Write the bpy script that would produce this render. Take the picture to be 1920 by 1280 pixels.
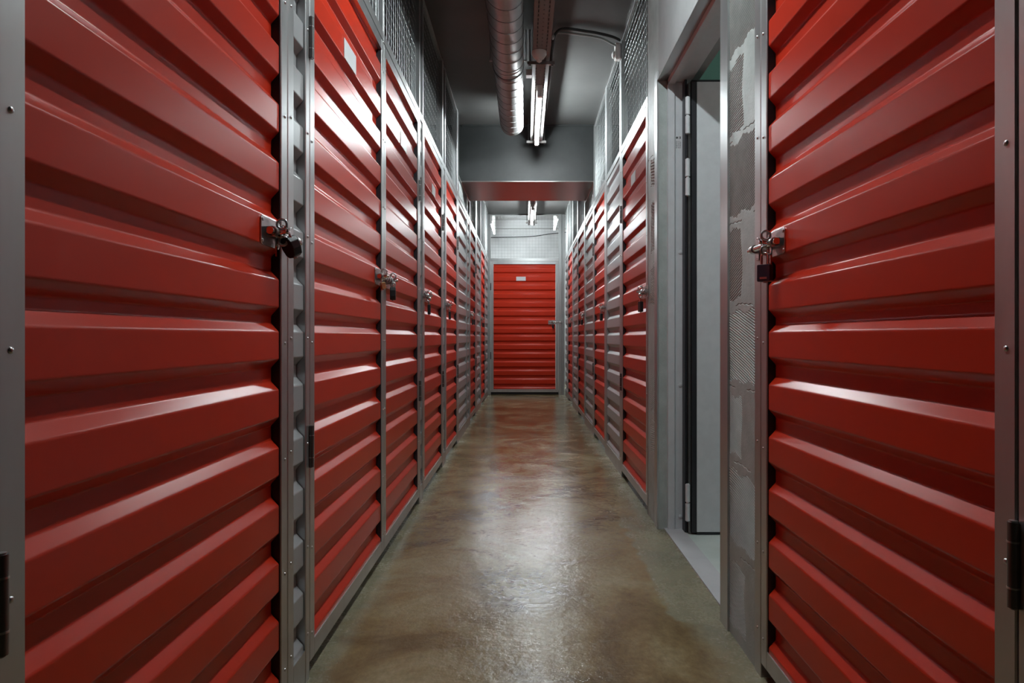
import bpy, bmesh, math, random
import numpy as np
from mathutils import Vector, Matrix

random.seed(7)
rng = np.random.default_rng(5)
C = bpy.context.scene.collection
for o in list(bpy.data.objects):
    bpy.data.objects.remove(o)
PI = math.pi

# ------------------------------------------------------------------ camera, world, exposure
CAM_Z = 0.93
cd = bpy.data.cameras.new('camera')
cd.sensor_width = 36.0
cd.lens = 24.0
cd.shift_x = -(984 - 960) / 1920
cd.shift_y = (632 - 640) / 1920
cd.clip_start = 0.02
cam = bpy.data.objects.new('camera', cd)
cam.location = (0, 0, CAM_Z)
cam.rotation_euler = (PI / 2, 0, 0)
C.objects.link(cam)
bpy.context.scene.camera = cam

w = bpy.data.worlds.new('world')
bpy.context.scene.world = w
w.use_nodes = True
w.node_tree.nodes['Background'].inputs[0].default_value = (0.85, 0.92, 1.0, 1)
w.node_tree.nodes['Background'].inputs[1].default_value = 0.3
vs = bpy.context.scene.view_settings
vs.view_transform = 'Standard'
vs.look = 'None'
vs.gamma = 1.0
vs.use_curve_mapping = False
vs.exposure = 0.0
LAMP = 255.0         # emission strength of the fluorescent tubes

# main dimensions (metres)
XL, XR = 0.588, 0.645       # lateral position of the frame faces, left and right
CEIL = 2.92
LEAF0, LEAF1 = 0.042, 2.155  # bottom and top of a door leaf
YEND = 11.05
END_CEIL = 3.35

# ------------------------------------------------------------------ materials
def mat(name, col, rough=0.5, metal=0.0, spec=0.5, coat=0.0, coat_rough=0.1):
    m = bpy.data.materials.new(name)
    m.use_nodes = True
    b = m.node_tree.nodes['Principled BSDF']
    b.inputs['Base Color'].default_value = (*col, 1)
    b.inputs['Roughness'].default_value = rough
    b.inputs['Metallic'].default_value = metal
    b.inputs['Specular IOR Level'].default_value = spec
    b.inputs['Coat Weight'].default_value = coat
    b.inputs['Coat Roughness'].default_value = coat_rough
    return m

def noise_mix(m, c1, c2, scale=8.0, detail=6.0, stretch=(1, 1, 1), lo=0.35, hi=0.65,
              rough=None, rscale=None, bump=0.0, bscale=60.0, bdist=0.002):
    nt = m.node_tree
    N, L = nt.nodes, nt.links
    b = N['Principled BSDF']
    tc = N.new('ShaderNodeTexCoord')
    mp = N.new('ShaderNodeMapping')
    mp.inputs['Scale'].default_value = stretch
    L.new(tc.outputs['Object'], mp.inputs[0])
    nz = N.new('ShaderNodeTexNoise')
    nz.inputs['Scale'].default_value = scale
    nz.inputs['Detail'].default_value = detail
    nz.inputs['Roughness'].default_value = 0.6
    L.new(mp.outputs[0], nz.inputs['Vector'])
    r = N.new('ShaderNodeValToRGB')
    r.color_ramp.elements[0].position = lo
    r.color_ramp.elements[1].position = hi
    r.color_ramp.elements[0].color = (*c1, 1)
    r.color_ramp.elements[1].color = (*c2, 1)
    L.new(nz.outputs['Fac'], r.inputs[0])
    L.new(r.outputs[0], b.inputs['Base Color'])
    if rough:
        n2 = N.new('ShaderNodeTexNoise')
        n2.inputs['Scale'].default_value = rscale or scale * 2
        n2.inputs['Detail'].default_value = 5
        L.new(mp.outputs[0], n2.inputs['Vector'])
        mr = N.new('ShaderNodeMapRange')
        mr.inputs['From Min'].default_value = 0.3
        mr.inputs['From Max'].default_value = 0.7
        mr.inputs['To Min'].default_value = rough[0]
        mr.inputs['To Max'].default_value = rough[1]
        L.new(n2.outputs['Fac'], mr.inputs[0])
        L.new(mr.outputs[0], b.inputs['Roughness'])
    if bump:
        n3 = N.new('ShaderNodeTexNoise')
        n3.inputs['Scale'].default_value = bscale
        n3.inputs['Detail'].default_value = 4
        L.new(tc.outputs['Object'], n3.inputs['Vector'])
        bp = N.new('ShaderNodeBump')
        bp.inputs['Strength'].default_value = bump
        bp.inputs['Distance'].default_value = bdist
        L.new(n3.outputs['Fac'], bp.inputs['Height'])
        L.new(bp.outputs[0], b.inputs['Normal'])
    return m

RED = mat('red_paint', (0.48, 0.027, 0.009), 0.275, 0, 0.30)
GREYP = mat('grey_paint', (0.33, 0.335, 0.34), 0.29, 0, 0.28)
ALU = noise_mix(mat('galvanised_steel', (0.5, 0.5, 0.5), 0.35, 0.85), (0.46, 0.465, 0.465), (0.54, 0.545, 0.545),
                6, 5, (1, 1, 0.25), rough=(0.3, 0.42), rscale=9)
STEEL = mat('zinc_steel', (0.62, 0.62, 0.62), 0.28, 1.0)
CHROME = mat('chrome', (0.75, 0.74, 0.74), 0.12, 1.0)
BRASS = mat('brass', (0.85, 0.68, 0.36), 0.3, 1.0)
BLACK = mat('black_plastic', (0.012, 0.012, 0.013), 0.38)
NAVY = mat('dark_lacquer', (0.03, 0.028, 0.045), 0.3)
SEALGAP = mat('seal_and_gap_black', (0.012, 0.012, 0.016), 0.45)  # rubber seals, and the black that stands in for shaded gaps
DARKMETAL = mat('dark_hinge_steel', (0.18, 0.175, 0.17), 0.35, 0.9)
PLATE = mat('label_plate', (0.62, 0.63, 0.64), 0.35)
WIRE = mat('galvanised_wire', (0.36, 0.37, 0.37), 0.4, 0.9)
DARKWALL = noise_mix(mat('dark_wall', (0.06, 0.06, 0.06), 0.7), (0.022, 0.023, 0.023), (0.035, 0.036, 0.035), 5, 6)
WALLG = noise_mix(mat('wall_grey', (0.3, 0.3, 0.3), 0.6), (0.29, 0.30, 0.30), (0.35, 0.36, 0.36), 5, 6,
                  bump=0.25, bscale=45)
PLASTER = noise_mix(mat('plaster', (0.25, 0.25, 0.25), 0.5), (0.33, 0.37, 0.355), (0.41, 0.455, 0.44), 14, 6,
                    bump=0.35, bscale=160)
CEILM = noise_mix(mat('ceiling_paint', (0.3, 0.3, 0.3), 0.45), (0.07, 0.069, 0.067), (0.09, 0.089, 0.087), 2.5, 5,
                  bump=0.12, bscale=30)
BEAMM = noise_mix(mat('beam_paint', (0.2, 0.2, 0.2), 0.5), (0.016, 0.018, 0.018), (0.028, 0.030, 0.030), 4, 6,
                  bump=0.25, bscale=35)
SHEET = mat('sheet_metal', (0.42, 0.40, 0.39), 0.28, 0.9)
DUCT = noise_mix(mat('duct_steel', (0.6, 0.6, 0.6), 0.3, 1.0), (0.36, 0.36, 0.357), (0.44, 0.44, 0.436), 10, 4,
                 (1, 1, 1), rough=(0.4, 0.5), rscale=14)
DUCTSEAM = mat('duct_seam', (0.16, 0.16, 0.16), 0.5, 0.8)
TRAY = mat('tray_steel', (0.20, 0.185, 0.178), 0.48, 0.4)
WHITEP = mat('white_plastic', (0.72, 0.70, 0.68), 0.4)
CABLE = mat('grey_cable', (0.42, 0.43, 0.42), 0.5)
DARKCABLE = mat('dark_cable', (0.05, 0.05, 0.05), 0.5)
DOORP = noise_mix(mat('grey_door_paint', (0.4, 0.41, 0.42), 0.35), (0.56, 0.58, 0.60), (0.60, 0.62, 0.64), 20, 3,
                  bump=0.12, bscale=220, bdist=0.001)
TEAL = mat('teal_paint', (0.16, 0.33, 0.27), 0.5)
PALEFLOOR = noise_mix(mat('pale_floor', (0.5, 0.55, 0.52), 0.4), (0.50, 0.56, 0.53), (0.58, 0.63, 0.60), 6, 5)
THRESH = noise_mix(mat('threshold_paint', (0.45, 0.44, 0.46), 0.4), (0.45, 0.445, 0.46), (0.52, 0.515, 0.53), 6, 5)
BACKW = noise_mix(mat('white_block_wall', (0.6, 0.6, 0.6), 0.6), (0.55, 0.555, 0.56), (0.66, 0.665, 0.67), 3, 6,
                  bump=0.3, bscale=25)
INK = mat('dark_print', (0.03, 0.03, 0.03), 0.5)

def emit(name, col, strength):
    m = bpy.data.materials.new(name)
    m.use_nodes = True
    nt = m.node_tree
    nt.nodes.clear()
    e = nt.nodes.new('ShaderNodeEmission')
    e.inputs[0].default_value = (*col, 1)
    e.inputs[1].default_value = strength
    out = nt.nodes.new('ShaderNodeOutputMaterial')
    nt.links.new(e.outputs[0], out.inputs[0])
    return m
TUBE = emit('lit_tube', (0.88, 0.98, 1.0), LAMP)
DIMTUBE = emit('weak_tube', (0.88, 0.98, 1.0), LAMP * 0.8)

def floor_material():
    m = mat('sealed_concrete', (0.16, 0.12, 0.08), 0.2, 0, 0.5)
    nt = m.node_tree
    N, L = nt.nodes, nt.links
    b = N['Principled BSDF']
    tc = N.new('ShaderNodeTexCoord')
    def noise(scale, detail, stretch=(1, 1, 1), rough=0.6, dist=0.0):
        mp = N.new('ShaderNodeMapping')
        mp.inputs['Scale'].default_value = stretch
        L.new(tc.outputs['Object'], mp.inputs[0])
        n = N.new('ShaderNodeTexNoise')
        n.inputs['Scale'].default_value = scale
        n.inputs['Detail'].default_value = detail
        n.inputs['Roughness'].default_value = rough
        n.inputs['Distortion'].default_value = dist
        L.new(mp.outputs[0], n.inputs['Vector'])
        return n.outputs['Fac']
    def ramp(src, stops):
        r = N.new('ShaderNodeValToRGB')
        while len(r.color_ramp.elements) < len(stops):
            r.color_ramp.elements.new(0.5)
        for e, (p, c) in zip(r.color_ramp.elements, stops):
            e.position = p
            e.color = (*c, 1)
        L.new(src, r.inputs[0])
        return r.outputs[0]
    def mixc(fac, a, bb, mode='MIX'):
        mx = N.new('ShaderNodeMix')
        mx.data_type = 'RGBA'
        mx.blend_type = mode
        if isinstance(fac, float):
            mx.inputs[0].default_value = fac
        else:
            L.new(fac, mx.inputs[0])
        for i, v in ((6, a), (7, bb)):
            if isinstance(v, tuple):
                mx.inputs[i].default_value = (*v, 1)
            else:
                L.new(v, mx.inputs[i])
        return mx.outputs[2]
    base = ramp(noise(2.2, 8, (1, 1, 1), 0.65, 0.6),
                [(0.36, (0.115, 0.070, 0.028)), (0.50, (0.225, 0.155, 0.070)), (0.62, (0.30, 0.235, 0.130))])
    fine = ramp(noise(55, 6, (1, 0.6, 1), 0.7), [(0.3, (0.72, 0.70, 0.68)), (0.7, (1.2, 1.2, 1.2))])
    col = mixc(0.8, base, fine, 'MULTIPLY')
    # pale scuffs running across the corridor
    sc = ramp(noise(4.0, 9, (0.5, 2.6, 1), 0.72, 0.4), [(0.60, (0, 0, 0)), (0.74, (1, 1, 1))])
    scf = N.new('ShaderNodeMath')
    scf.operation = 'MULTIPLY'
    scf.inputs[1].default_value = 0.35
    L.new(sc, scf.inputs[0])
    col = mixc(scf.outputs[0], col, (0.36, 0.32, 0.25))
    # greenish cement strip along both walls, wider by the doorway
    sep = N.new('ShaderNodeSeparateXYZ')
    L.new(tc.outputs['Object'], sep.inputs[0])
    def maprange(src, a, bb, c=0.0, d=1.0):
        mr = N.new('ShaderNodeMapRange')
        mr.interpolation_type = 'SMOOTHSTEP'
        for i, v in zip(('From Min', 'From Max', 'To Min', 'To Max'), (a, bb, c, d)):
            mr.inputs[i].default_value = v
        L.new(src, mr.inputs[0])
        return mr.outputs[0]
    def math_(op, a, bb):
        q = N.new('ShaderNodeMath')
        q.operation = op
        for i, v in enumerate((a, bb)):
            if isinstance(v, (int, float)):
                q.inputs[i].default_value = v
            else:
                L.new(v, q.inputs[i])
        return q.outputs[0]
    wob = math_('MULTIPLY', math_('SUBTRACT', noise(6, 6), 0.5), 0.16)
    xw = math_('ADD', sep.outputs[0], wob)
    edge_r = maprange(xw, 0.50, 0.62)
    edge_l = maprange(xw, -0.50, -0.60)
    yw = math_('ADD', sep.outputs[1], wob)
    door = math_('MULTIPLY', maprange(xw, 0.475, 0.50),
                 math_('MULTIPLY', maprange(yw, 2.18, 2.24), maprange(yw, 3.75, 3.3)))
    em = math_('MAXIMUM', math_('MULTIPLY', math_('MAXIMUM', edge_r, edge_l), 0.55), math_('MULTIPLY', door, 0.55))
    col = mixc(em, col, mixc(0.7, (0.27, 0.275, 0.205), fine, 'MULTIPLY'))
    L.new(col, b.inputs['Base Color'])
    r1 = maprange(noise(3.5, 7, (1, 1, 1), 0.65), 0.32, 0.68, 0.07, 0.22)
    r2 = maprange(noise(90, 4), 0.3, 0.7, -0.05, 0.07)
    L.new(math_('ADD', math_('ADD', r1, r2), math_('MULTIPLY', em, 0.18)), b.inputs['Roughness'])
    bp = N.new('ShaderNodeBump')
    bp.inputs['Strength'].default_value = 0.7
    bp.inputs['Distance'].default_value = 0.0025
    h = math_('ADD', math_('MULTIPLY', noise(38, 5, (1, 1, 1), 0.6), 0.8), math_('ADD', math_('MULTIPLY', noise(110, 3), 0.3), math_('MULTIPLY', noise(9, 4), 1.6)))
    L.new(h, bp.inputs['Height'])
    L.new(bp.outputs[0], b.inputs['Normal'])
    return m
FLOORM = floor_material()
FLOORM.node_tree.nodes['Principled BSDF'].inputs['Specular IOR Level'].default_value = 0.36

# ------------------------------------------------------------------ geometry helpers
class MB:
    """collects shapes; build() links them as ONE mesh object"""
    def __init__(self):
        self.v, self.f = [], []
    def add(self, verts, faces):
        n = len(self.v)
        self.v += [tuple(p) for p in verts]
        self.f += [tuple(i + n for i in fc) for fc in faces]
        return self
    def box(self, x0, x1, y0, y1, z0, z1):
        return self.add([(x0, y0, z0), (x1, y0, z0), (x1, y1, z0), (x0, y1, z0),
                         (x0, y0, z1), (x1, y0, z1), (x1, y1, z1), (x0, y1, z1)],
                        [(0, 3, 2, 1), (4, 5, 6, 7), (0, 1, 5, 4), (1, 2, 6, 5), (2, 3, 7, 6), (3, 0, 4, 7)])
    def chbox(self, x0, x1, y0, y1, z0, z1, c=0.002):
        """box with its long vertical edges chamfered"""
        ring = [(x0 + c, y0), (x1 - c, y0), (x1, y0 + c), (x1, y1 - c), (x1 - c, y1), (x0 + c, y1), (x0, y1 - c), (x0, y0 + c)]
        return self.prism([(x, y, z0) for x, y in ring], (0, 0, z1 - z0))
    def prism(self, ring, d):
        n = len(ring)
        v = [Vector(p) for p in ring]
        d = Vector(d)
        return self.add(v + [p + d for p in v],
                        [tuple(reversed(range(n))), tuple(range(n, 2 * n))] +
                        [(i, (i + 1) % n, n + (i + 1) % n, n + i) for i in range(n)])
    def cyl(self, p0, p1, r, n=12, r1=None):
        p0, p1 = Vector(p0), Vector(p1)
        a = (p1 - p0).normalized()
        t = Vector((0, 0, 1)) if abs(a.z) < 0.9 else Vector((1, 0, 0))
        u = a.cross(t).normalized()
        vv = a.cross(u)
        r1 = r if r1 is None else r1
        ring0 = [p0 + r * (math.cos(2 * PI * i / n) * u + math.sin(2 * PI * i / n) * vv) for i in range(n)]
        ring1 = [p1 + r1 * (math.cos(2 * PI * i / n) * u + math.sin(2 * PI * i / n) * vv) for i in range(n)]
        return self.add(ring0 + ring1, [tuple(range(n)), tuple(reversed(range(n, 2 * n)))] +
                        [(i, n + i, n + (i + 1) % n, (i + 1) % n) for i in range(n)])
    def tube(self, pts, r, n=8, closed=False):
        pts = [Vector(p) for p in pts]
        m = len(pts)
        base = len(self.v)
        prev = None
        for i, p in enumerate(pts):
            if closed:
                t = (pts[(i + 1) % m] - pts[i - 1]).normalized()
            else:
                t = (pts[min(i + 1, m - 1)] - pts[max(i - 1, 0)]).normalized()
            if prev is None:
                a = Vector((0, 0, 1)) if abs(t.z) < 0.9 else Vector((1, 0, 0))
                u = t.cross(a).normalized()
            else:
                u = (prev - t * prev.dot(t)).normalized()
            prev = u
            vv = t.cross(u)
            for k in range(n):
                q = p + r * (math.cos(2 * PI * k / n) * u + math.sin(2 * PI * k / n) * vv)
                self.v.append(tuple(q))
        rng_ = range(m if closed else m - 1)
        for i in rng_:
            j = (i + 1) % m
            for k in range(n):
                k2 = (k + 1) % n
                self.f.append((base + i * n + k, base + i * n + k2, base + j * n + k2, base + j * n + k))
        if not closed:
            self.f.append(tuple(base + k for k in reversed(range(n))))
            self.f.append(tuple(base + (m - 1) * n + k for k in range(n)))
        return self
    def lathe(self, prof, centre, axis='z', n=20):
        """prof: list of (r, h) along the axis"""
        base = len(self.v)
        cx, cy, cz = centre
        for r, h in prof:
            for k in range(n):
                a = 2 * PI * k / n
                c, s = r * math.cos(a), r * math.sin(a)
                p = {'z': (cx + c, cy + s, cz + h), 'y': (cx + c, cy + h, cz + s), 'x': (cx + h, cy + c, cz + s)}[axis]
                self.v.append(p)
        m = len(prof)
        for i in range(m - 1):
            for k in range(n):
                k2 = (k + 1) % n
                self.f.append((base + i * n + k, base + i * n + k2, base + (i + 1) * n + k2, base + (i + 1) * n + k))
        self.f.append(tuple(base + k for k in reversed(range(n))))
        self.f.append(tuple(base + (m - 1) * n + k for k in range(n)))
        return self
    def mesh(self, name, material, smooth=None):
        me = bpy.data.meshes.new(name)
        me.from_pydata(self.v, [], self.f)
        bm = bmesh.new()
        bm.from_mesh(me)
        bmesh.ops.recalc_face_normals(bm, faces=bm.faces)
        bm.to_mesh(me)
        bm.free()
        me.materials.append(material)
        if smooth:
            me.polygons.foreach_set('use_smooth', [True] * len(me.polygons))
            try:
                me.set_sharp_from_angle(angle=math.radians(smooth))
            except Exception:
                pass
        me.update()
        return me
    def build(self, name, material, parent=None, smooth=None, bevel=0.0):
        o = bpy.data.objects.new(name, self.mesh(name, material, smooth))
        C.objects.link(o)
        if parent:
            o.parent = parent
        if bevel:
            b = o.modifiers.new('bevel', 'BEVEL')
            b.width = bevel
            b.segments = 2
            b.limit_method = 'ANGLE'
        return o

def tag(o, label, cat, group=None):
    o['label'] = label
    o['category'] = cat
    if group:
        o['group'] = group
    return o

def thing(name, label, cat, loc=(0, 0, 0), rotz=0.0, group=None):
    o = bpy.data.objects.new(name, None)
    o.empty_display_size = 0.05
    o.location = loc
    o.rotation_euler = (0, 0, rotz)
    C.objects.link(o)
    return tag(o, label, cat, group)

def struct(name, mb, m, parent=None, smooth=None):
    o = mb.build(name, m, parent, smooth)
    o['kind'] = 'structure'
    return o

def part_copy(me, name, parent, loc=(0, 0, 0)):
    o = bpy.data.objects.new(name, me)
    o.location = loc
    o.parent = parent
    C.objects.link(o)
    return o

# ------------------------------------------------------------------ corrugated sheet
PITCH, DEPTH, CREST, SLOPE = 0.1405, 0.0187, 0.066, 0.0205
UPPER = [0.1045 + PITCH * 0.995 * k for k in range(7)] + [1.068 + PITCH * k for k in range(9)]
UPPER = sorted(UPPER, reverse=True)      # upper edges of the crests, the sheets overlap at mid height

def profile(z0, z1):
    pts = []
    for i, zu in enumerate(UPPER):
        nxt = UPPER[i + 1] if i + 1 < len(UPPER) else zu - PITCH
        pts += [(zu, 0.0), (zu - CREST, 0.0), (zu - CREST - SLOPE, DEPTH), (nxt + SLOPE, DEPTH)]
    # clip
    out = []
    for (za, wa), (zb, wb) in zip(pts[:-1], pts[1:]):
        if zb >= z1 or za <= z0:
            continue
        def at(z):
            t = (z - za) / (zb - za)
            return (z, wa + (wb - wa) * t)
        a = (za, wa) if za <= z1 else at(z1)
        b = (zb, wb) if zb >= z0 else at(z0)
        if not out:
            out.append(a)
        out.append(b)
    # fillet
    res = [out[0]]
    R = 0.0032
    for p, q, s in zip(out[:-2], out[1:-1], out[2:]):
        d1 = Vector((p[0] - q[0], p[1] - q[1]))
        d2 = Vector((s[0] - q[0], s[1] - q[1]))
        if d1.length < 2 * R or d2.length < 2 * R:
            res.append(q)
            continue
        a = Vector(q) + d1.normalized() * R
        b = Vector(q) + d2.normalized() * R
        for k in range(5):
            t = k / 4
            pt = a * (1 - t) ** 2 + Vector(q) * 2 * t * (1 - t) + b * t ** 2
            res.append((pt.x, pt.y))
    res.append(out[-1])
    return res

def sheet(mb, u0, u1, w0, z0, z1, thick=0.0012):
    """corrugated sheet running along local x from u0 to u1, crest at local y = w0"""
    pr = profile(z0, z1)
    n = len(pr)
    v = []
    for u in (u0, u1):
        for (z, ww) in pr:
            v.append((u, w0 + ww, z))
        for (z, ww) in pr:
            v.append((u, w0 + ww + thick, z))
    f = []
    for i in range(n - 1):
        f.append((i, i + 1, 2 * n + i + 1, 2 * n + i))
        f.append((n + i, 3 * n + i, 3 * n + i + 1, n + i + 1))
        f.append((i, n + i, n + i + 1, i + 1))
        f.append((2 * n + i, 2 * n + i + 1, 3 * n + i + 1, 3 * n + i))
    f.append((0, 2 * n, 3 * n, n))
    f.append((n - 1, 2 * n - 1, 4 * n - 1, 3 * n - 1))
    return mb.add(v, f)

# ------------------------------------------------------------------ local frames: x along the wall, y into the wall
ROT = {'L': PI / 2, 'R': -PI / 2, 'E': 0.0}
def frame_loc(side, mid):
    return {'L': (-XL, mid, 0), 'R': (XR, mid, 0), 'E': (mid, YEND, 0)}[side]
def world_of(side, mid, u, wv, z):
    return Matrix.Translation(frame_loc(side, mid)) @ Matrix.Rotation(ROT[side], 4, 'Z') @ Vector((u, wv, z))

RIVET = MB().lathe([(0.0042, 0.0), (0.004, -0.0016), (0.0022, -0.0028), (0.0006, -0.0031)], (0, 0, 0), 'y', 10).mesh('rivet', STEEL, 50)
RIVET_Z = [0.115, 0.35, 0.63, 0.915, 1.19, 1.47, 1.75, 2.03]

def hinge(parent, u, zc):
    mb = MB()
    r = 0.0072
    for a, b in ((-0.056, -0.031), (-0.0295, 0.0295), (0.031, 0.056)):
        mb.cyl((u, -0.0045, zc + a), (u, -0.0045, zc + b), r, 16)
    h = mb.build('hinge', DARKMETAL, parent, 40)
    pin = MB()
    pin.cyl((u, -0.0045, zc - 0.058), (u, -0.0045, zc + 0.058), 0.0052, 12)
    for zz in (-0.0302, 0.0302):
        pin.cyl((u, -0.0045, zc + zz - 0.0012), (u, -0.0045, zc + zz + 0.0012), 0.0078, 14)
    pin.build('hinge_pin', STEEL, h, 40)
    return h

def ring(mb, c, R, r, axis='x', n=18, m=8):
    pts = []
    for k in range(n):
        a = 2 * PI * k / n
        if axis == 'x':
            pts.append((c[0], c[1] + R * math.cos(a), c[2] + R * math.sin(a)))
        else:
            pts.append((c[0] + R * math.cos(a), c[1], c[2] + R * math.sin(a)))
    mb.tube(pts, r, m, True)

LATCH_Z = 1.172
def latch(parent, e, s):
    """barrel bolt on the crest at LATCH_Z; e = outer edge of the leaf, s = +1/-1 towards the jamb"""
    z = LATCH_Z
    mb = MB()
    a, b = sorted((e - s * 0.166, e - s * 0.052))
    ring_ = [(a, z - 0.028), (a + 0.006, z - 0.033), (b - 0.006, z - 0.033), (b, z - 0.028), (b, z + 0.028), (b - 0.006, z + 0.033), (a + 0.006, z + 0.033), (a, z + 0.028)]
    mb.prism([(x, 0.0006, y) for x, y in ring_], (0, 0.0032, 0))
    body = mb.build('latch', STEEL, parent, None, 0.0008)
    g = MB()                         # round guides that carry the bolt
    for uu in (e - s * 0.128, e - s * 0.072):
        g.cyl((uu - 0.008, -0.012, z), (uu + 0.008, -0.012, z), 0.0115, 18)
        g.box(uu - 0.008, uu + 0.008, -0.012, 0.0008, z - 0.0105, z + 0.0105)
    for dz in (-0.024, 0.024):
        for uu in (e - s * 0.158, e - s * 0.060):
            g.lathe([(0.0046, 0.0006), (0.0044, -0.0008), (0.002, -0.0018)], (uu, 0, z + dz), 'y', 12)
    g.build('guide', STEEL, body, 40)
    bo = MB()
    bo.cyl((e - s * 0.150, -0.012, z), (e + s * 0.054, -0.012, z), 0.0086, 16)
    bo.cyl((e - s * 0.102, -0.012, z), (e - s * 0.102, -0.034, z + 0.004), 0.0052, 12)
    bo.lathe([(0.001, -0.004), (0.006, -0.003), (0.0072, 0.0), (0.006, 0.003), (0.001, 0.004)], (e - s * 0.102, -0.036, z + 0.004), 'y', 14)
    bo.build('bolt', CHROME, body, 40)
    h = MB()
    ring(h, (e - s * 0.094, -0.020, z + 0.022), 0.0115, 0.0034)
    ring(h, (e - s * 0.088, -0.020, z - 0.016), 0.0105, 0.0032)
    h.build('hasp', STEEL, body, 40)
    k = MB()
    k.cyl((e + s * 0.014, -0.012, z), (e + s * 0.032, -0.012, z), 0.0115, 18)
    k.box(*sorted((e + s * 0.014, e + s * 0.032)), -0.012, 0.0, z - 0.0105, z + 0.0105)
    k.box(*sorted((e + s * 0.012, e + s * 0.034)), -0.002, 0.0002, z - 0.030, z + 0.030)
    k.build('keeper', STEEL, body, 40)
    t = MB()
    t.prism([(e - s * 0.114, -0.014, z - 0.008), (e - s * 0.106, -0.014, z - 0.008), (e - s * 0.104, -0.014, z - 0.050), (e - s * 0.110, -0.014, z - 0.055)], (0, 0.004, 0))
    t.build('handle', CHROME, body)
    return body

def make_door(side, a, b, label, lock, group, rivets=True, plate=True, colour=None, seal=True, plate_u=0.0):
    """a..b = extent of the leaf along the wall; lock = 'near' / 'far' / +-1 in local x"""
    mid, Wd = (a + b) / 2, b - a
    t = thing('storage_door', label, 'door', frame_loc(side, mid), ROT[side], group)
    hw = Wd / 2
    S = 0.042
    near = {'L': -1, 'R': 1, 'E': -1}[side]
    ls = {'near': near, 'far': -near}.get(lock, lock)
    for s in (-1, 1):
        st = MB().chbox(*sorted((s * hw, s * (hw - S))), 0.0, 0.026, LEAF0, LEAF1).build('stile', ALU, t)
        if rivets:
            for zz in RIVET_Z:
                part_copy(RIVET, 'rivet', st, (s * (hw - S * 0.42), 0.0004, zz))
    for z0, z1 in ((LEAF0, LEAF0 + 0.048), (LEAF1 - 0.042, LEAF1)):
        MB().box(-hw + S, hw - S, 0.0004, 0.026, z0, z1).build('rail', ALU, t)
    gl = 0.006
    sh = MB()
    sheet(sh, -hw + S + (gl if near > 0 else -0.008), hw - S - (gl if near < 0 else -0.008), 0.004, LEAF0 + 0.03, LEAF1 - 0.028)
    sh.build('panel', colour or RED, t)
    if seal:
        uu = -near * (hw - S)
        MB().box(*sorted((uu, uu + near * 0.0025)), 0.0035, 0.026, LEAF0 + 0.048, LEAF1 - 0.042).build('seal', SEALGAP, t)  # rubber gasket, its black also standing in for shade beside the stile
    for zc in (0.632, 1.748):
        hinge(t, -ls * (hw + 0.002), zc)
    latch(t, ls * hw, ls)
    if plate:
        MB().box(plate_u - 0.077, plate_u + 0.077, 0.0012, 0.0039, UPPER_PLATE - 0.067, UPPER_PLATE - 0.001).build('label_plate', PLATE, t, None, 0.001)['label'] = 'blank pale grey label plate'
    return t, mid, hw, ls
UPPER_PLATE = 1.068 + PITCH * 6

def padlock(side, mid, u, wv, z, rotz, tilt, kind, label):
    """hung so that the top of its shackle is at (u, wv, z) of the wall frame"""
    o = thing('padlock', label, 'padlock', world_of(side, mid, u, wv, z), ROT[side] + rotz, 'padlocks on the storage doors')
    o.rotation_euler = (tilt, 0, ROT[side] + rotz)
    wd, ht, dp, sh, m = {'round': (0.046, 0.050, 0.024, 0.026, BLACK), 'brass': (0.036, 0.026, 0.016, 0.018, BRASS),
                         'long': (0.034, 0.054, 0.024, 0.020, BLACK), 'slim': (0.030, 0.056, 0.018, 0.026, BLACK),
                         'navy': (0.034, 0.044, 0.024, 0.030, NAVY)}[kind]
    r = 0.0032 if kind != 'brass' else 0.0022
    hs = wd * 0.27
    pts = [(-hs, 0, -sh - 0.008), (-hs, 0, -hs)]
    pts += [(-hs * math.cos(k * PI / 10), 0, -hs + hs * math.sin(k * PI / 10)) for k in range(1, 10)]
    pts += [(hs, 0, -hs), (hs, 0, -sh - 0.008)]
    mb = MB()
    c = wd / 2
    if kind == 'round':
        ring_ = [(-0.55, 0), (0.55, 0), (0.95, -0.22), (1.0, -0.55), (0.7, -0.9), (0.3, -1.0), (-0.3, -1.0), (-0.7, -0.9), (-1.0, -0.55), (-0.95, -0.22)]
    elif kind == 'long':
        ring_ = [(-0.8, 0), (0.8, 0), (1.0, -0.25), (1.0, -0.7), (0.75, -0.94), (0.4, -1), (-0.4, -1), (-0.75, -0.94), (-1, -0.7), (-1, -0.25)]
    else:
        ring_ = [(-0.92, 0), (0.92, 0), (1, -0.05), (1, -0.95), (0.92, -1), (-0.92, -1), (-1, -0.95), (-1, -0.05)]
    mb.prism([(x * c, -dp / 2, -sh + y * ht) for x, y in ring_], (0, dp, 0))
    mb.build('body', m, o, None, 0.002)
    MB().tube(pts, r, 8).build('shackle', CHROME, o, 60)
    kk = MB()
    kk.cyl((0, 0, -sh - ht - 0.0035), (0, 0, -sh - ht + 0.002), 0.0052, 12)
    kk.build('key_cylinder', STEEL, o, 40)
    if kind in ('navy', 'round'):
        MB().box(-c * 0.55, c * 0.55, -dp / 2 - 0.0008, -dp / 2 + 0.0005, -sh - ht * 0.86, -sh - ht * 0.74).build('stripe', STEEL, o)['label'] = 'thin silver stripe'
    return o

ORD = ['first', 'second', 'third', 'fourth', 'fifth', 'sixth', 'seventh']
def q(side):
    return {'L': 'left', 'R': 'right'}[side]

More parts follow.
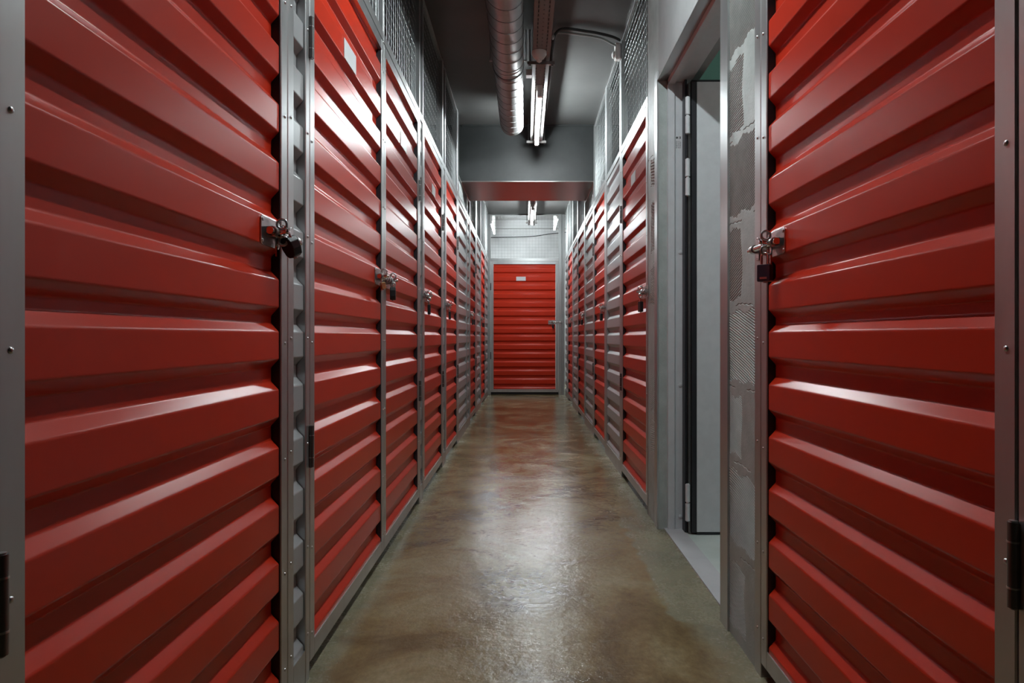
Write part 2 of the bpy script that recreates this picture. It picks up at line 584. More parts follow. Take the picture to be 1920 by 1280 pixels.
# ------------------------------------------------------------------ setting
def setting():
    struct('floor', MB().box(-2.1, 2.6, -6.0, 14.2, -0.08, 0.0), FLOORM)
    # ceiling over the corridor and the units, higher beyond the end screen
    struct('ceiling', MB().box(-2.1, 2.6, -6.0, YEND + 0.03, CEIL, CEIL + 0.1), CEILM)
    struct('ceiling.001', MB().box(-2.1, 2.6, YEND + 0.03, 14.2, END_CEIL, END_CEIL + 0.1), BACKW)
    struct('wall_left', MB().box(-2.1, -2.0, -6.0, 14.2, 0, END_CEIL), DARKWALL)
    struct('wall_far', MB().box(-2.0, 2.5, 14.1, 14.2, 0, END_CEIL), BACKW)
    struct('wall_behind', MB().box(-2.0, 2.5, -6.0, -5.9, 0, CEIL), DARKWALL)
    struct('wall_right', MB().box(2.5, 2.6, -6.0, 14.2, 0, END_CEIL), DARKWALL)
    struct('wall_left_behind', MB().box(-2.0, -XL - 0.01, -5.9, 0.69, 0, CEIL), DARKWALL)
    struct('wall_right_behind', MB().box(XR + 0.01, 2.5, -5.9, 0.80, 0, CEIL), DARKWALL)
    # wall over the end screen, hides the higher ceiling beyond
    # concrete beam crossing the corridor, its underside clad in sheet metal
    struct('beam', MB().box(-2.0, 2.5, 6.40, 7.30, 2.395, CEIL), BEAMM)['label'] = 'dark grey concrete beam crossing under the ceiling'
    struct('beam_cladding', MB().box(-XL - 0.02, XR + 0.02, 6.403, 7.30, 2.388, 2.3955), SHEET)['label'] = 'reflective sheet metal under the beam'
    struct('trim_1', MB().box(-XL, XR, 6.39, 6.40, 2.90, CEIL), BEAMM)
setting()

# ------------------------------------------------------------------ combed plaster wall beside the grey door
OY0, OY1, OTOP = 2.237, 3.31, 2.176     # wall opening
def combed(name, y0, y1, zones, step, amp, joints):
    """wall piece whose corridor face is plaster with trowel-combed patches (real relief)"""
    ny = int(round((y1 - y0) / step)) + 1
    nz = int(round(CEIL / step)) + 1
    ys = np.linspace(y0, y1, ny)
    zs = np.linspace(0, CEIL, nz)
    Y, Z = np.meshgrid(ys, zs)
    D = np.zeros_like(Y)
    t = (y1 - Y) / (y1 - y0)        # 0 at the far edge (left in view), 1 at the near edge
    for (za, zb, ta, tb, ang, bend, freq) in zones:
        ea = np.clip((Z - za - 0.006 * np.sin(Y * 52 + za * 31) - 0.002 * np.sin(Y * 210)) / 0.004, 0, 1) * np.clip((zb - Z + 0.007 * np.sin(Y * 47 + zb * 17) + 0.002 * np.sin(Y * 190)) / 0.004, 0, 1)
        eb = np.clip((t - ta - 0.02 * np.sin(Z * 37)) / 0.03, 0, 1) * np.clip((tb - t + 0.025 * np.sin(Z * 29)) / 0.03, 0, 1)
        d = (Y - y0) * math.sin(ang) + (Z - za) * math.cos(ang) + bend * (t - 0.4) ** 2
        wv = np.clip((np.sin(2 * PI * d * freq + 0.3 * np.sin(Y * 23 + Z * 9)) + 0.15) / 1.0, 0, 1)
        D += ea * eb * (wv ** 0.8) * amp
    for zj in joints:                # ragged mortar joints
        line = zj + 0.003 * np.sin(Y * 31 + zj * 13) + 0.0015 * np.sin(Y * 170 + zj)
        gap = np.clip(1 - np.abs(Z - line) / 0.002, 0, 1) * (np.sin(Y * 24 + zj * 40) > -0.3)
        D += gap * 0.0025
    # low lumps of hand-laid plaster
    for k in range(14):
        fy, fz, ph = rng.uniform(8, 40), rng.uniform(4, 30), rng.uniform(0, 6.28)
        D += 0.00022 * np.sin(fy * Y + ph) * np.sin(fz * Z + ph * 1.7)
    X = XR + 0.003 + D
    v = np.stack([X.ravel(), Y.ravel(), Z.ravel()], 1)
    idx = np.arange(ny * nz).reshape(nz, ny)
    quads = np.stack([idx[:-1, :-1].ravel(), idx[1:, :-1].ravel(), idx[1:, 1:].ravel(), idx[:-1, 1:].ravel()], 1)
    back = [(XR + 0.20, y, z) for z in (0, CEIL) for y in (y0, y1)]
    n0 = ny * nz
    verts = v.tolist() + back
    faces = quads.tolist()
    faces += [list(idx[:, 0]) + [n0 + 2, n0], list(idx[::-1, -1]) + [n0 + 1, n0 + 3],
              list(idx[-1, :]) + [n0 + 3, n0 + 2], [n0, n0 + 1] + list(idx[0, ::-1]), [n0, n0 + 2, n0 + 3, n0 + 1]]
    me = bpy.data.meshes.new(name)
    me.from_pydata(verts, [], faces)
    me.materials.append(PLASTER)
    me.update()
    o = bpy.data.objects.new(name, me)
    C.objects.link(o)
    o['kind'] = 'structure'
    return o

def zpx(y, dist):
    return CAM_Z + (632 - y) * dist / 1280
def zone(y0, y1, ta, tb, deg, bend=0.0, freq=135, dist=2.03):
    return (zpx(y1, dist), zpx(y0, dist), ta, tb, math.radians(deg), bend, freq)
near_zones = [zone(-300, -130, 0, 1.1, 14), zone(-110, 80, -0.1, 1.1, 12, 0, 165), zone(100, 236, 0.12, 0.66, 3, 0.015, 125),
              zone(256, 398, -0.1, 1.1, 17, 0, 120), zone(422, 560, 0.05, 0.62, 17, 0, 120), zone(582, 716, -0.1, 1.1, -15, 0, 125),
              zone(744, 860, 0.05, 0.62, -16, 0, 150), zone(890, 1030, -0.1, 1.1, -9, 0.05, 120), zone(1068, 1195, 0.05, 0.72, -2, 0.02, 130)]
combed('wall_right_near', 1.917, OY0, near_zones, 0.0017, 0.003, [zpx(y, 2.03) for y in (-120, 246, 410, 571, 730, 874, 1048)])
far_zones = [zone(a, b, 0.25, 0.8, d, 0, 110, 3.4) for a, b, d in
             ((292, 345, 3), (375, 470, 4), (500, 570, 5), (705, 775, 16), (800, 850, 12))]
combed('wall_right_far', OY1, 3.585, far_zones, 0.0035, 0.003, [zpx(y, 3.4) for y in (285, 490, 790)])
struct('wall_right_over_door', MB().box(XR + 0.003, XR + 0.20, OY0, OY1, OTOP, CEIL), WALLG)

def doorway():
    # galvanised corner beads of the opening
    struct('trim_2', MB().box(XR - 0.004, XR + 0.004, 2.160, OY0 + 0.001, 0, OTOP + 0.075).box(XR - 0.004, XR + 0.052, OY0 - 0.001, OY0 + 0.003, 0, OTOP), ALU)
    struct('trim_3', MB().box(XR - 0.004, XR + 0.004, OY1 - 0.001, 3.375, 0, OTOP + 0.045), ALU)
    head = MB().box(XR - 0.004, XR + 0.0445, OY0 + 0.004, OY1 - 0.002, OTOP - 0.004, OTOP)
    struct('trim_4', head, SHEET)
    # painted steel door frame set back in the opening
    fr = MB()
    x0 = XR + 0.045
    fr.box(x0, x0 + 0.032, OY1 - 0.024, OY1 + 0.01, 0.0, OTOP)         # far jamb, front flange
    fr.box(x0 + 0.032, x0 + 0.074, OY1 - 0.016, OY1 + 0.01, 0.0, OTOP)   # rebate
    fr.box(x0, x0 + 0.032, OY0 - 0.0, OY0 + 0.024, 0.0, OTOP)
    fr.box(x0 + 0.032, x0 + 0.11, OY0 - 0.0, OY0 + 0.012, 0.0, OTOP)
    fr.box(x0, x0 + 0.032, OY0, OY1, OTOP - 0.028, OTOP + 0.0)
    fr.box(x0 + 0.032, x0 + 0.11, OY0, OY1, OTOP - 0.016, OTOP + 0.0)
    f = struct('trim_5', fr, DOORP)
    for zz in (0.045 + 0.02, 0.70, 1.34):
        MB().lathe([(0.010, 0), (0.0095, -0.003), (0.004, -0.0045), (0.001, -0.005)], (x0 + 0.060, OY1 - 0.0155, zz), 'y', 14).build('screw_cap', DOORP, f, 50)
    st = MB().box(x0 + 0.036, x0 + 0.066, OY1 - 0.0168, OY1 - 0.0158, 1.835, 1.90).build('sticker', PLATE, f)
    st['label'] = 'small white sticker with dark print'
    pr = MB()
    yy = OY1 - 0.0170
    pr.lathe([(0.0055, 0), (0.0055, -0.0002)], (x0 + 0.044, yy, 1.892), 'y', 16)
    pr.box(x0 + 0.053, x0 + 0.055, yy - 0.0002, yy, 1.884, 1.899)
    pr.box(x0 + 0.058, x0 + 0.0625, yy - 0.0002, yy, 1.886, 1.898)
    for k in range(6):
        for (a, b) in ((0.039, 0.046), (0.048, 0.054), (0.056, 0.063)):
            pr.box(x0 + a, x0 + b - random.uniform(0, 0.003), yy - 0.0002, yy, 1.842 + k * 0.0062, 1.8445 + k * 0.0062)
    pr.build('print', INK, st)
    # open leaf
    d = bpy.data.objects.new('door_1', None)
    d.location = (XR + 0.125, 3.235, 0)
    C.objects.link(d)
    d['kind'] = 'structure'
    d['label'] = 'grey steel door standing open inside the doorway'
    MB().box(0.036, 0.93, -0.035, 0.018, 0.016, 2.128).build('leaf', DOORP, d, None, 0.002)
    MB().box(0.012, 0.0355, -0.036, 0.016, 0.014, 2.132).build('edge_seal', SEALGAP, d)['label'] = 'black rubber edge seal'
    MB().box(0.0, 0.010, -0.024, 0.03, 0.01, 2.128).build('edge_strip', DARKMETAL, d)
    MB().box(-0.012, -0.002, -0.002, 0.05, 0.0, 2.15).build('gap_shade_strip', SEALGAP, d)  # black strip standing in for the dark gap between jamb and leaf
    MB().box(0.036, 0.93, -0.037, 0.016, 0.006, 0.0155).build('bottom_seal', SEALGAP, d)
    MB().box(0.012, 0.93, -0.036, 0.016, 2.128, 2.136).build('top_seal', SEALGAP, d)
    for zz in (0.155, 1.68, 1.97):
        h = MB()
        h.cyl((-0.006, -0.032, zz - 0.085), (-0.006, -0.032, zz - 0.004), 0.011, 16)
        h.cyl((-0.006, -0.032, zz + 0.004), (-0.006, -0.032, zz + 0.085), 0.011, 16)
        h.cyl((-0.006, -0.032, zz - 0.088), (-0.006, -0.032, zz + 0.088), 0.007, 12)
        h.build('hinge', DOORP, d, 40)
    # threshold and the room behind
    struct('trim_6', MB().box(XR + 0.03, XR + 0.118, OY0, OY1, 0.0, 0.006), THRESH)
    struct('floor.001', MB().box(XR + 0.118, 2.45, 1.93, 3.56, 0.0, 0.004), PALEFLOOR)
    struct('wall_room_far', MB().box(XR + 0.2, 2.5, 3.56, 3.59, 0, 2.62), TEAL)
    struct('wall_room_near', MB().box(XR + 0.2, 2.5, 1.90, 1.93, 0, 2.62), BACKW)
    struct('wall_room_side', MB().box(2.45, 2.5, 1.93, 3.56, 0, 2.62), BACKW)
    struct('ceiling.002', MB().box(XR + 0.2, 2.5, 1.90, 3.59, 2.62, 2.66), TEAL)
doorway()

# ------------------------------------------------------------------ storage doors and their padlocks
GL, GR = 'red storage doors along the left wall', 'red storage doors along the right wall'
left_doors = [(0.763, 1.691, 'far'), (1.868, 2.850, 'far'), (2.852, 3.800, 'near'), (3.965, 4.872, 'near'),
              (5.083, 5.945, 'near'), (7.355, 8.165, 'near'), (9.170, 10.070, 'near')]
right_doors = [(0.897, 1.864, 'far'), (3.597, 4.553, 'near'), (5.495, 6.395, 'near'), (7.395, 8.305, 'near'), (9.265, 10.200, 'near')]
left_label = ['large red corrugated storage door nearest the camera on the left wall',
              'second red corrugated storage door from the camera on the left, small brass padlock',
              'third red corrugated storage door on the left wall, hinged on its far side',
              'fourth red corrugated storage door from the camera on the left wall',
              'fifth red corrugated storage door on the left, just before a grey panel',
              'sixth red corrugated storage door on the left, between two wide grey panels',
              'last and smallest red corrugated storage door on the left wall']
right_label = ['large red corrugated storage door nearest the camera on the right wall',
               'red corrugated storage door just beyond the open grey door on the right',
               'third red corrugated storage door from the camera on the right wall',
               'fourth red corrugated storage door from the camera on the right wall',
               'last and smallest red corrugated storage door on the right wall']
left_lock = [('round', 0.9, -0.45), ('brass', 0.4, -0.2), ('long', 0.15, 0), ('slim', 0.1, 0), ('slim', 0.1, 0), ('slim', 0, 0), ('slim', 0, 0)]
right_lock = [('navy', 0.85, 0), ('slim', 0.3, 0), ('slim', 0.3, 0), ('slim', 0.3, 0), ('slim', 0, 0)]
left_lock_label = ['black rounded padlock tilted on the latch of the nearest left red door',
                   'small brass padlock on the latch of the second left red door',
                   'thick black padlock right beside the small brass padlock',
                   'slim black padlock on the fourth red door of the left wall',
                   'slim black padlock on the fifth red door of the left wall',
                   'slim black padlock on the sixth red door of the left wall',
                   'tiny black padlock on the last red door of the left wall']
right_lock_label = ['dark square padlock with chrome shackle on the nearest right red door',
                    'slim black padlock on the red door just beyond the open grey door',
                    'slim black padlock on the third red door of the right wall',
                    'slim black padlock on the fourth red door of the right wall',
                    'tiny black padlock on the last red door of the right wall']
for side, doors, labels, locks, lls, grp in (('L', left_doors, left_label, left_lock, left_lock_label, GL),
                                             ('R', right_doors, right_label, right_lock, right_lock_label, GR)):
    for i, (a, b, lk) in enumerate(doors):
        near_enough = a < 4.7
        pu = {('L', 1): -0.05}.get((side, i), 0.0)
        t, mid, hw, ls = make_door(side, a, b, labels[i], lk, grp, rivets=near_enough, plate_u=pu, plate=(i > 0))
        kind, rz, tl = locks[i]
        dz, du, dw = {'round': (0.042, 0, 0), 'brass': (0.018, 0.03, 0.006), 'long': (0.016, 0, 0)}.get(kind, (0, 0, 0))
        padlock(side, mid, ls * (hw - 0.088 - du), -0.020 + dw, LATCH_Z - 0.0235 + dz, rz, tl, kind, lls[i])

# end of the corridor
t, mid, hw, ls = make_door('E', -0.548, 0.544, 'red corrugated storage door closing the far end of the corridor', 1, None, rivets=False, seal=False, plate_u=-0.06)
padlock('E', mid, ls * (hw - 0.088), -0.020, LATCH_Z - 0.0235, 0.2, 0, 'long', 'black padlock on the red door at the far end of the corridor')

# ------------------------------------------------------------------ posts, grey panels, mesh screens
def post(side, a, b, label, w0=0.0, w1=0.045, z1=CEIL, rivets=False):
    mid, hw = (a + b) / 2, (b - a) / 2
    o = MB().chbox(-hw, hw, w0, w1, 0.0, z1, min(0.002, hw * 0.3)).build('frame_post', ALU)
    o.location = frame_loc(side, mid)
    o.rotation_euler = (0, 0, ROT[side])
    tag(o, label, 'post', 'steel posts between the storage bays')
    if rivets:
        for zz in RIVET_Z:
            part_copy(RIVET, 'rivet', o, (0, w0 + 0.0004, zz + 0.012))
    return o

def panel(side, a, b, label, base=True):
    mid, hw = (a + b) / 2, (b - a) / 2
    t = thing('corrugated_panel', label, 'panel', frame_loc(side, mid), ROT[side], 'fixed grey corrugated panels')
    sheet(MB(), 0, 1, 0, 0, 1)
    m = MB()
    sheet(m, -hw + 0.002, hw - 0.002, 0.006, 0.05, 2.158)
    m.build('sheet', GREYP, t)
    MB().box(-hw + 0.001, hw - 0.001, 0.001, 0.032, 0.0, 0.09).build('base_plate', ALU, t)
    return t

def screen(side, a, b, label, z0=2.158, z1=CEIL, bar=0.042):
    mid, hw = (a + b) / 2, (b - a) / 2
    t = thing('mesh_screen', label, 'mesh screen', frame_loc(side, mid), ROT[side], 'wire mesh screens above the storage bays')
    t.location.z = z0
    H = z1 - z0
    MB().box(-hw, hw, 0.0, 0.034, 0.003, bar).build('bottom_rail', ALU, t)
    MB().box(-hw, hw, 0.004, 0.03, H - 0.016, H - 0.001).build('top_rail', ALU, t)
    m = MB()
    r = 0.0013
    n = max(1, int(round(2 * hw / 0.05)))
    for k in range(n):
        u = -hw + (k + 0.5) * 2 * hw / n
        m.cyl((u, 0.016, bar - 0.005), (u, 0.016, H - 0.012), r, 5)
    nz = int((H - bar) / 0.05)
    for k in range(nz):
        z = bar + 0.03 + k * 0.05
        if z < H - 0.02:
            m.cyl((-hw, 0.0192, z), (hw, 0.0192, z), r, 5)
    m.build('wire_mesh', WIRE, t)
    return t

LP = [(0.69, 0.760, 'wide steel post at the left edge of the picture'),
      (1.695, 1.738, 'steel post at the lock side of the nearest left red door'),
      (1.833, 1.865, 'slim steel post at the hinge side of the second left red door'),
      (3.803, 3.843, 'steel post at the hinge side of the third left red door'),
      (3.933, 3.962, 'slim steel post at the lock side of the fourth left red door'),
      (4.876, 4.936, 'steel post at the hinge side of the fourth left red door'),
      (5.048, 5.080, 'slim steel post at the lock side of the fifth left red door'),
      (5.948, 6.080, 'steel post between fifth left red door and wide grey panel'),
      (6.960, 7.000, 'slim steel post between wide and narrow grey panels on the left'),
      (7.305, 7.352, 'steel post at the lock side of the sixth left red door'),
      (8.168, 8.390, 'wide steel post at the hinge side of the sixth left red door'),
      (9.100, 9.167, 'steel post at the lock side of the last left red door'),
      (10.073, 10.120, 'steel post at the hinge side of the last left red door')]
RP = [(0.81, 0.893, 'wide steel post at the right edge of the picture'),
      (1.868, 1.9165, 'steel post between nearest right red door and combed plaster wall'),
      (3.5855, 3.5945, 'very slim post between plaster wall and second right red door'),
      (4.556, 4.650, 'steel post at the hinge side of the second right red door'),
      (5.400, 5.492, 'steel post at the lock side of the third right red door'),
      (6.398, 6.480, 'steel post at the hinge side of the third right red door'),
      (7.330, 7.392, 'steel post at the lock side of the fourth right red door'),
      (8.308, 8.380, 'steel post at the hinge side of the fourth right red door'),
      (9.170, 9.262, 'steel post at the lock side of the last right red door'),
      (10.203, 10.280, 'steel post at the hinge side of the last right red door')]
for side, ps in (('L', LP), ('R', RP)):
    for a, b, lab in ps:
        post(side, a, b, lab, rivets=(a < 4.7 and b - a > 0.02 and a > 0.9))
# a post behind the two doors that meet
post('L', 2.829, 2.873, 'recessed steel post where second and third left red doors meet', 0.0295, 0.07)

for side, a, b, lab in (('L', 1.739, 1.832, 'narrow grey corrugated strip between the first two left red doors'),
                        ('L', 3.844, 3.932, 'narrow grey corrugated strip between third and fourth left red doors'),
                        ('L', 4.937, 5.047, 'narrow grey corrugated strip between fourth and fifth left red doors'),
                        ('L', 6.081, 6.959, 'wide grey corrugated panel just beyond the fifth left red door'),
                        ('L', 7.001, 7.304, 'narrow grey corrugated panel just before the sixth left red door'),
                        ('L', 8.391, 9.099, 'wide grey corrugated panel between the last two left red doors'),
                        ('L', 10.121, 10.95, 'grey corrugated panel at the far end of the left wall'),
                        ('R', 4.651, 5.399, 'wide grey corrugated panel between second and third right red doors'),
                        ('R', 6.481, 7.329, 'wide grey corrugated panel between third and fourth right red doors'),
                        ('R', 8.381, 9.169, 'wide grey corrugated panel between the last two right red doors'),
                        ('R', 10.281, 10.95, 'grey corrugated panel at the far end of the right wall')):
    panel(side, a, b, lab)

def near_door(side, a, b):
    doors = left_doors if side == 'L' else right_doors
    for i, (p, r, _) in enumerate(doors):
        if a - 0.03 < (p + r) / 2 < b + 0.03:
            return ('first second third fourth fifth sixth last' if side == 'L' else 'first second third fourth last').split()[i]
    return None
strip_screen = {('L', 1.739): 'first and second left red doors', ('L', 3.844): 'third and fourth left red doors',
                ('L', 4.937): 'fourth and fifth left red doors', ('L', 7.001): 'first grey panel and sixth left red door'}
wide_screen = {('L', 6.081): 'the wide grey panel beyond the fifth left red door', ('L', 8.391): 'the grey panel between the last two left red doors',
               ('L', 10.121): 'the grey panel at the far left end', ('R', 4.651): 'the nearest grey panel on the right wall',
               ('R', 6.481): 'the grey panel between third and fourth right red doors',
               ('R', 8.381): 'the grey panel between the last two right red doors', ('R', 10.281): 'the grey panel at the far right end'}
def screens(side, ps):
    edges = [(a, b) for a, b, _ in ps]
    if side == 'L':
        edges = sorted(edges + [(2.840, 2.862)])
    for (a0, b0), (a1, b1) in zip(edges[:-1], edges[1:]):
        if side == 'R' and b0 < 3.5 and b0 > 1.8:
            continue
        yield b0 + 0.001, a1 - 0.001
    yield edges[-1][1] + 0.001, 10.95
for side, ps in (('L', LP), ('R', RP)):
    for a, b in screens(side, ps):
        nd = near_door(side, a, b)
        key = next((k for k in list(strip_screen) + list(wide_screen) if k[0] == side and abs(k[1] - a) < 0.02), None)
        if nd:
            lab = 'wire mesh screen right above the %s red door of the %s wall' % (nd, q(side))
        elif key in strip_screen:
            lab = 'narrow mesh strip above the grey sheet between %s' % strip_screen[key]
        else:
            lab = 'wire mesh screen above %s' % wide_screen[key]
        # the beam passes through the mesh: stop below it
        if b < 6.40 or a > 7.30:
            screen(side, a, b, lab)
        else:
            screen(side, a, b, lab, z1=2.386)
# black bar added to darken the gap under the end door
struct('gap_shade_bar', MB().box(-0.551, 0.547, YEND + 0.03, YEND + 0.05, 0, 0.06), SEALGAP)
# the post over the two meeting doors, up to the ceiling
o = MB().chbox(-0.010, 0.010, 0.0, 0.045, 2.158, CEIL).build('frame_post', ALU)
o.location = frame_loc('L', 2.851); o.rotation_euler = (0, 0, ROT['L'])
tag(o, 'slim post between the mesh screens above second and third left doors', 'post', 'steel posts between the storage bays')

# end frame
for a, b, lab in ((-0.615, -0.552, 'steel post left of the red door at the far end'), (0.548, 0.600, 'steel post right of the red door at the far end')):
    post('E', a, b, lab)
post('E', 0.6005, 0.645, 'dull steel corner post at the far right end of the corridor', 0.012, 0.05)
post('E', -0.650, -0.6155, 'dull steel corner post at the far left end of the corridor', 0.012, 0.05)
screen('E', -0.5515, 0.5475, 'wire mesh screen above the red door at the far end', bar=0.05)

# ------------------------------------------------------------------ ceiling services
def duct():
    t = thing('ventilation_duct', 'round spiral steel duct hanging under the ceiling left of the cable tray', 'duct', (-0.108, 3.0, 2.72))
    def section(y0, y1, r, step, name):
        m = MB()
        prof = []
        m.lathe([(r, y0 - 3), (r, y1 - 3)], (0, 0, 0), 'y', 48)
        s = m.build(name, DUCT, t, 30)
        hel = []
        n = 28
        turns = (y1 - y0) / step
        for k in range(int(turns * n) + 1):
            a = 2 * PI * k / n
            hel.append(((r + 0.0006) * math.cos(a), y0 - 3 + step * k / n, (r + 0.0006) * math.sin(a)))
        MB().tube(hel, 0.0018, 5).build('spiral_seam', DUCTSEAM, s)
        return s
    section(-1.5, 4.50, 0.100, 0.137, 'duct_section')
    section(4.46, 5.72, 0.0965, 0.137, 'duct_section')
    MB().lathe([(0.097, 1.485), (0.1035, 1.485), (0.1035, 1.515), (0.097, 1.515)], (0, 0, 0), 'y', 48).build('coupling', DUCTSEAM, t, 30)
    e = MB()
    e.lathe([(0.0965, 2.70), (0.099, 2.72), (0.099, 2.735), (0.07, 2.745), (0.002, 2.748)], (0, 0, 0), 'y', 40)
    e.build('end_cap', DUCT, t, 30)
    for y in (1.42, -0.6):
        h = MB()
        h.lathe([(0.1003, y - 0.008), (0.102, y - 0.008), (0.102, y + 0.008), (0.1003, y + 0.008)], (0, 0, 0), 'y', 40)
        for s in (-1, 1):
            h.box(*sorted((s * 0.100, s * 0.122)), y - 0.008, y + 0.008, -0.004, 0.004)
            h.cyl((s * 0.116, y, -0.008), (s * 0.116, y, CEIL - 2.72), 0.003, 8)
        h.build('hanger', ALU, t)
duct()

TX, TZ = 0.105, 2.715     # tray axis and underside
def tray():
    t = thing('cable_tray', 'perforated steel cable tray running along the ceiling beside the round duct', 'tray', (TX, 3.0, TZ))
    y0, y1, hw, hh = -2.0, 3.22, 0.055, 0.055
    # underside with real slots: build as strips and rungs
    m = MB()
    th = 0.0016
    cols = [(-hw, -0.033), (-0.026, -0.003), (0.003, 0.026), (0.033, hw)]
    for a, b in cols:
        m.box(a, b, y0, y1, 0, th)
    slots = [(-0.033, -0.026), (-0.003, 0.003), (0.026, 0.033)]
    n = int((y1 - y0) / 0.05)
    for j, (a, b) in enumerate(slots):
        for k in range(n):
            yy = y0 + 0.05 * k + (0.025 if j == 1 else 0.0)
            m.box(a, b, yy, yy + (0.040 if j == 1 else 0.020), 0, th)
    m.build('tray_bottom', TRAY, t)
    for s in (-1, 1):
        m = MB()
        x0, x1 = sorted((s * hw, s * (hw - th)))
        m.box(x0, x1, y0, y1, th, 0.022)
        m.box(x0, x1, y0, y1, 0.034, hh)
        for k in range(n):
            m.box(x0, x1, y0 + 0.05 * k, y0 + 0.05 * k + 0.022, 0.022, 0.034)
        m.build('tray_side', TRAY, t)
    c = MB()
    c.box(-hw - 0.002, hw + 0.002, 0.42, 0.50, -0.002, 0.0)
    c.build('joint_plate', TRAY, t)
    cab = MB()
    for k, x in enumerate((-0.03, -0.012, 0.008, 0.027)):
        cab.tube([(x + 0.004 * math.sin(1.3 * i + k), y0 + i * (y1 - y0) / 24, 0.008 + 0.002 * math.sin(i * 2.1 + k)) for i in range(25)], 0.005, 6)
    cab.build('cables', DARKCABLE, t)
tray()

def bracket(y, label):
    t = thing('tray_bracket', label, 'bracket', (TX, y, TZ), 0, 'hanging brackets of the cable tray')
    MB().box(-0.088, 0.088, -0.012, 0.012, -0.0235, -0.003).build('crossbar', TRAY, t, None, 0.001)
    for s in (-1, 1):
        r = MB().cyl((s * 0.072, 0, -0.03), (s * 0.072, 0, CEIL - TZ), 0.004, 8)
        r.cyl((s * 0.072, 0, -0.031), (s * 0.072, 0, -0.024), 0.009, 6)
        r.build('threaded_rod', DARKMETAL, t)
bracket(4.42, 'hanging bracket just in front of the lit tube near the round sensor')
bracket(6.20, 'hanging bracket at the far end of the tray close to the beam')
bracket(1.0, 'hanging bracket of the tray above the camera')

def lamp(y0, label, x=TX, z=2.65, tube=None, top=TZ - 0.0005):
    t = thing('tube_light', label, 'light', (x, y0, z), 0, 'fluorescent tube lights')
    L = 1.19
    MB().cyl((0, 0.0, 0), (0, L, 0), 0.0135, 12).build('tube', tube or TUBE, t, 40)
    MB().box(-0.020, 0.020, -0.035, L + 0.035, 0.026, top - z).build('housing', WHITEP, t, None, 0.002)
    for a, b in ((-0.034, -0.001), (L + 0.001, L + 0.034)):
        e = MB().box(-0.018, 0.018, a, b, -0.019, 0.0259)
        e.build('lamp_holder', WHITEP, t, None, 0.003)
lamp(4.86, 'lit fluorescent tube under the cable tray in front of the beam')
lamp(9.17, 'small lit fluorescent tube beyond the beam near the far end')
lamp(1.45, 'lit fluorescent tube under the cable tray above the camera', tube=DIMTUBE)
lamp(11.70, 'lit tube behind the far mesh screen, on the right', x=0.56, z=2.97, top=END_CEIL)
lamp(12.2, 'lit tube behind the far mesh screen, on the left', x=-0.60, z=2.97, top=END_CEIL)

def tray_beyond():
    t = thing('cable_tray', 'short cable tray above the lit tube beyond the beam', 'tray', (TX, 9.2, TZ))
    m = MB()
    for a, b in ((-0.055, -0.040), (-0.028, -0.006), (0.006, 0.028), (0.040, 0.055)):
        m.box(a, b, -1.8, 1.7, 0, 0.0016)
    for j, (a, b) in enumerate(((-0.040, -0.028), (-0.006, 0.006), (0.028, 0.040))):
        for k in range(70):
            yy = -1.8 + 0.05 * k
            m.box(a, b, yy, min(yy + 0.022, 1.7), 0, 0.0016)
    m.build('tray_bottom', TRAY, t)
    for s in (-1, 1):
        MB().box(*sorted((s * 0.055, s * 0.0534)), -1.8, 1.7, 0.0016, 0.055).build('tray_side', TRAY, t)
tray_beyond()
FILLTUBE = emit('room_fill_tube', (0.95, 1.0, 0.97), LAMP * 0.10)  # for an unseen tube added to light the side room and open leaf
lamp(2.1, 'unseen tube added to brighten the side room behind the grey door', x=1.9, z=2.56, tube=FILLTUBE, top=2.62)
bracket(8.75, 'hanging bracket of the short tray beyond the beam')
bracket(10.55, 'hanging bracket of the short tray close to the far mesh')

def sensor():
    t = thing('motion_sensor', 'round white ceiling sensor under the cable tray before the lit tube', 'sensor', (TX - 0.015, 4.27, TZ))
    MB().lathe([(0.046, 0.0), (0.046, -0.018), (0.040, -0.028)], (0, 0, -0.0005), 'z', 28).build('base', WHITEP, t, 40)
    MB().lathe([(0.040, -0.028), (0.030, -0.042), (0.018, -0.050), (0.016, -0.060), (0.004, -0.068)], (0, 0, -0.0005), 'z', 24).build('lens', WHITEP, t, 40)
sensor()
b = MB().box(-0.020, 0.020, -0.03, 0.03, -0.02, 0.02).build('junction_box', WHITEP, None, None, 0.003)
b.location = (TX - 0.0775, 4.66, TZ + 0.012)
tag(b, 'small pale junction box beside the tray next to the lit tube', 'box')

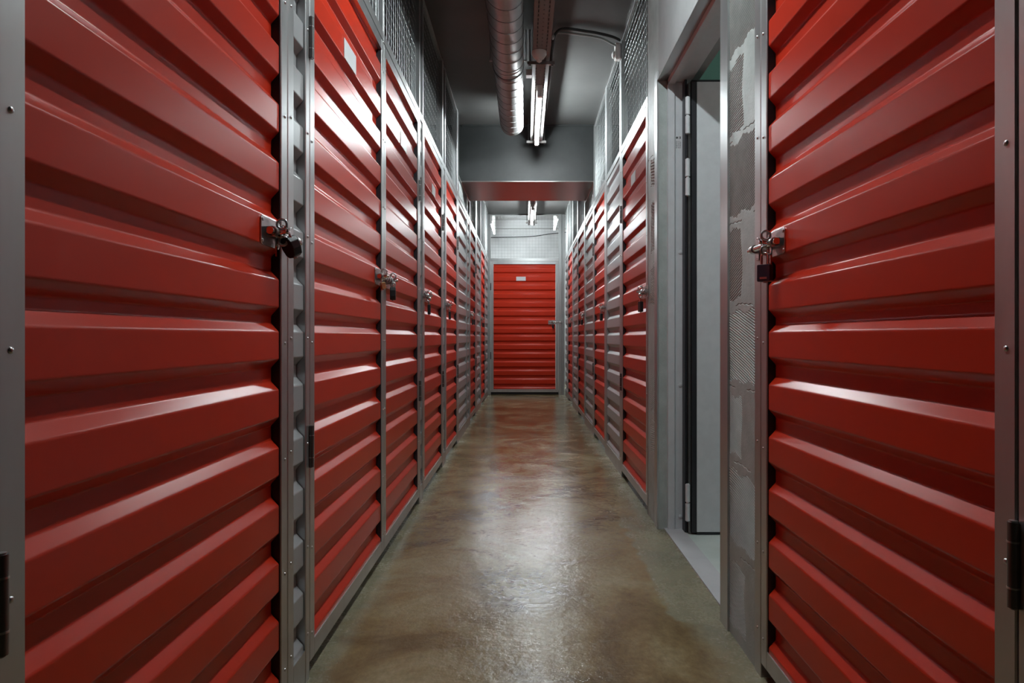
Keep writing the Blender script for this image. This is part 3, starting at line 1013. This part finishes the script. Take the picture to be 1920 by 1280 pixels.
def wall_sensor():
    t = thing('wall_sensor', 'white motion sensor high on the right wall near the ceiling', 'sensor', (0.628, 4.60, 2.79))
    MB().box(-0.022, 0.0165, -0.03, 0.03, 0.005, 0.115).build('housing', WHITEP, t, None, 0.008)
    MB().lathe([(0.026, 0), (0.022, -0.014), (0.010, -0.020), (0.002, -0.021)], (-0.022, 0, 0.04), 'x', 20).build('lens', WHITEP, t, 40)
wall_sensor()
def cable(name, pts, r, m, label):
    # smooth the polyline
    P = [Vector(p) for p in pts]
    out = []
    for i in range(len(P) - 1):
        p0, p1, p2, p3 = P[max(i - 1, 0)], P[i], P[i + 1], P[min(i + 2, len(P) - 1)]
        for k in range(8):
            t = k / 8
            out.append(0.5 * ((2 * p1) + (-p0 + p2) * t + (2 * p0 - 5 * p1 + 4 * p2 - p3) * t * t + (-p0 + 3 * p1 - 3 * p2 + p3) * t ** 3))
    out.append(P[-1])
    o = MB().tube(out, r, 8).build(name, m, None, 60)
    return tag(o, label, 'cable')
cable('cable', [(TX + 0.064, 4.10, TZ + 0.02), (TX + 0.075, 4.36, TZ + 0.12), (0.21, 4.40, CEIL - 0.03), (0.36, 4.425, CEIL - 0.03), (0.50, 4.48, CEIL - 0.03), (0.58, 4.54, CEIL - 0.04), (0.612, 4.585, 2.888)],
      0.007, CABLE, 'pale grey cable from the tray across the ceiling to the wall sensor')
cable('cable', [(TX + 0.062, 5.4, TZ + 0.03), (TX + 0.066, 4.75, TZ + 0.035), (TX + 0.075, 4.5, TZ + 0.10), (0.22, 4.37, CEIL - 0.025), (0.40, 4.39, CEIL - 0.025), (0.56, 4.46, CEIL - 0.025), (0.628, 4.50, CEIL - 0.035)],
      0.010, DARKCABLE, 'dark cable running beside the pale cable across the ceiling')

# far room behind the end screen
cable('cable', [(-0.95, 14.085, 2.985), (-0.3, 14.085, 2.995), (0.2, 14.085, 3.015), (0.5, 14.085, 3.06), (0.9, 14.085, 3.10)], 0.008, DARKCABLE, 'dark cable sagging along the far white wall behind the mesh')
cable('conduit', [(-1.5, 14.085, 3.17), (0.0, 14.085, 3.175), (0.9, 14.085, 3.17)], 0.012, CABLE, 'pale conduit running along the far white wall behind the mesh')
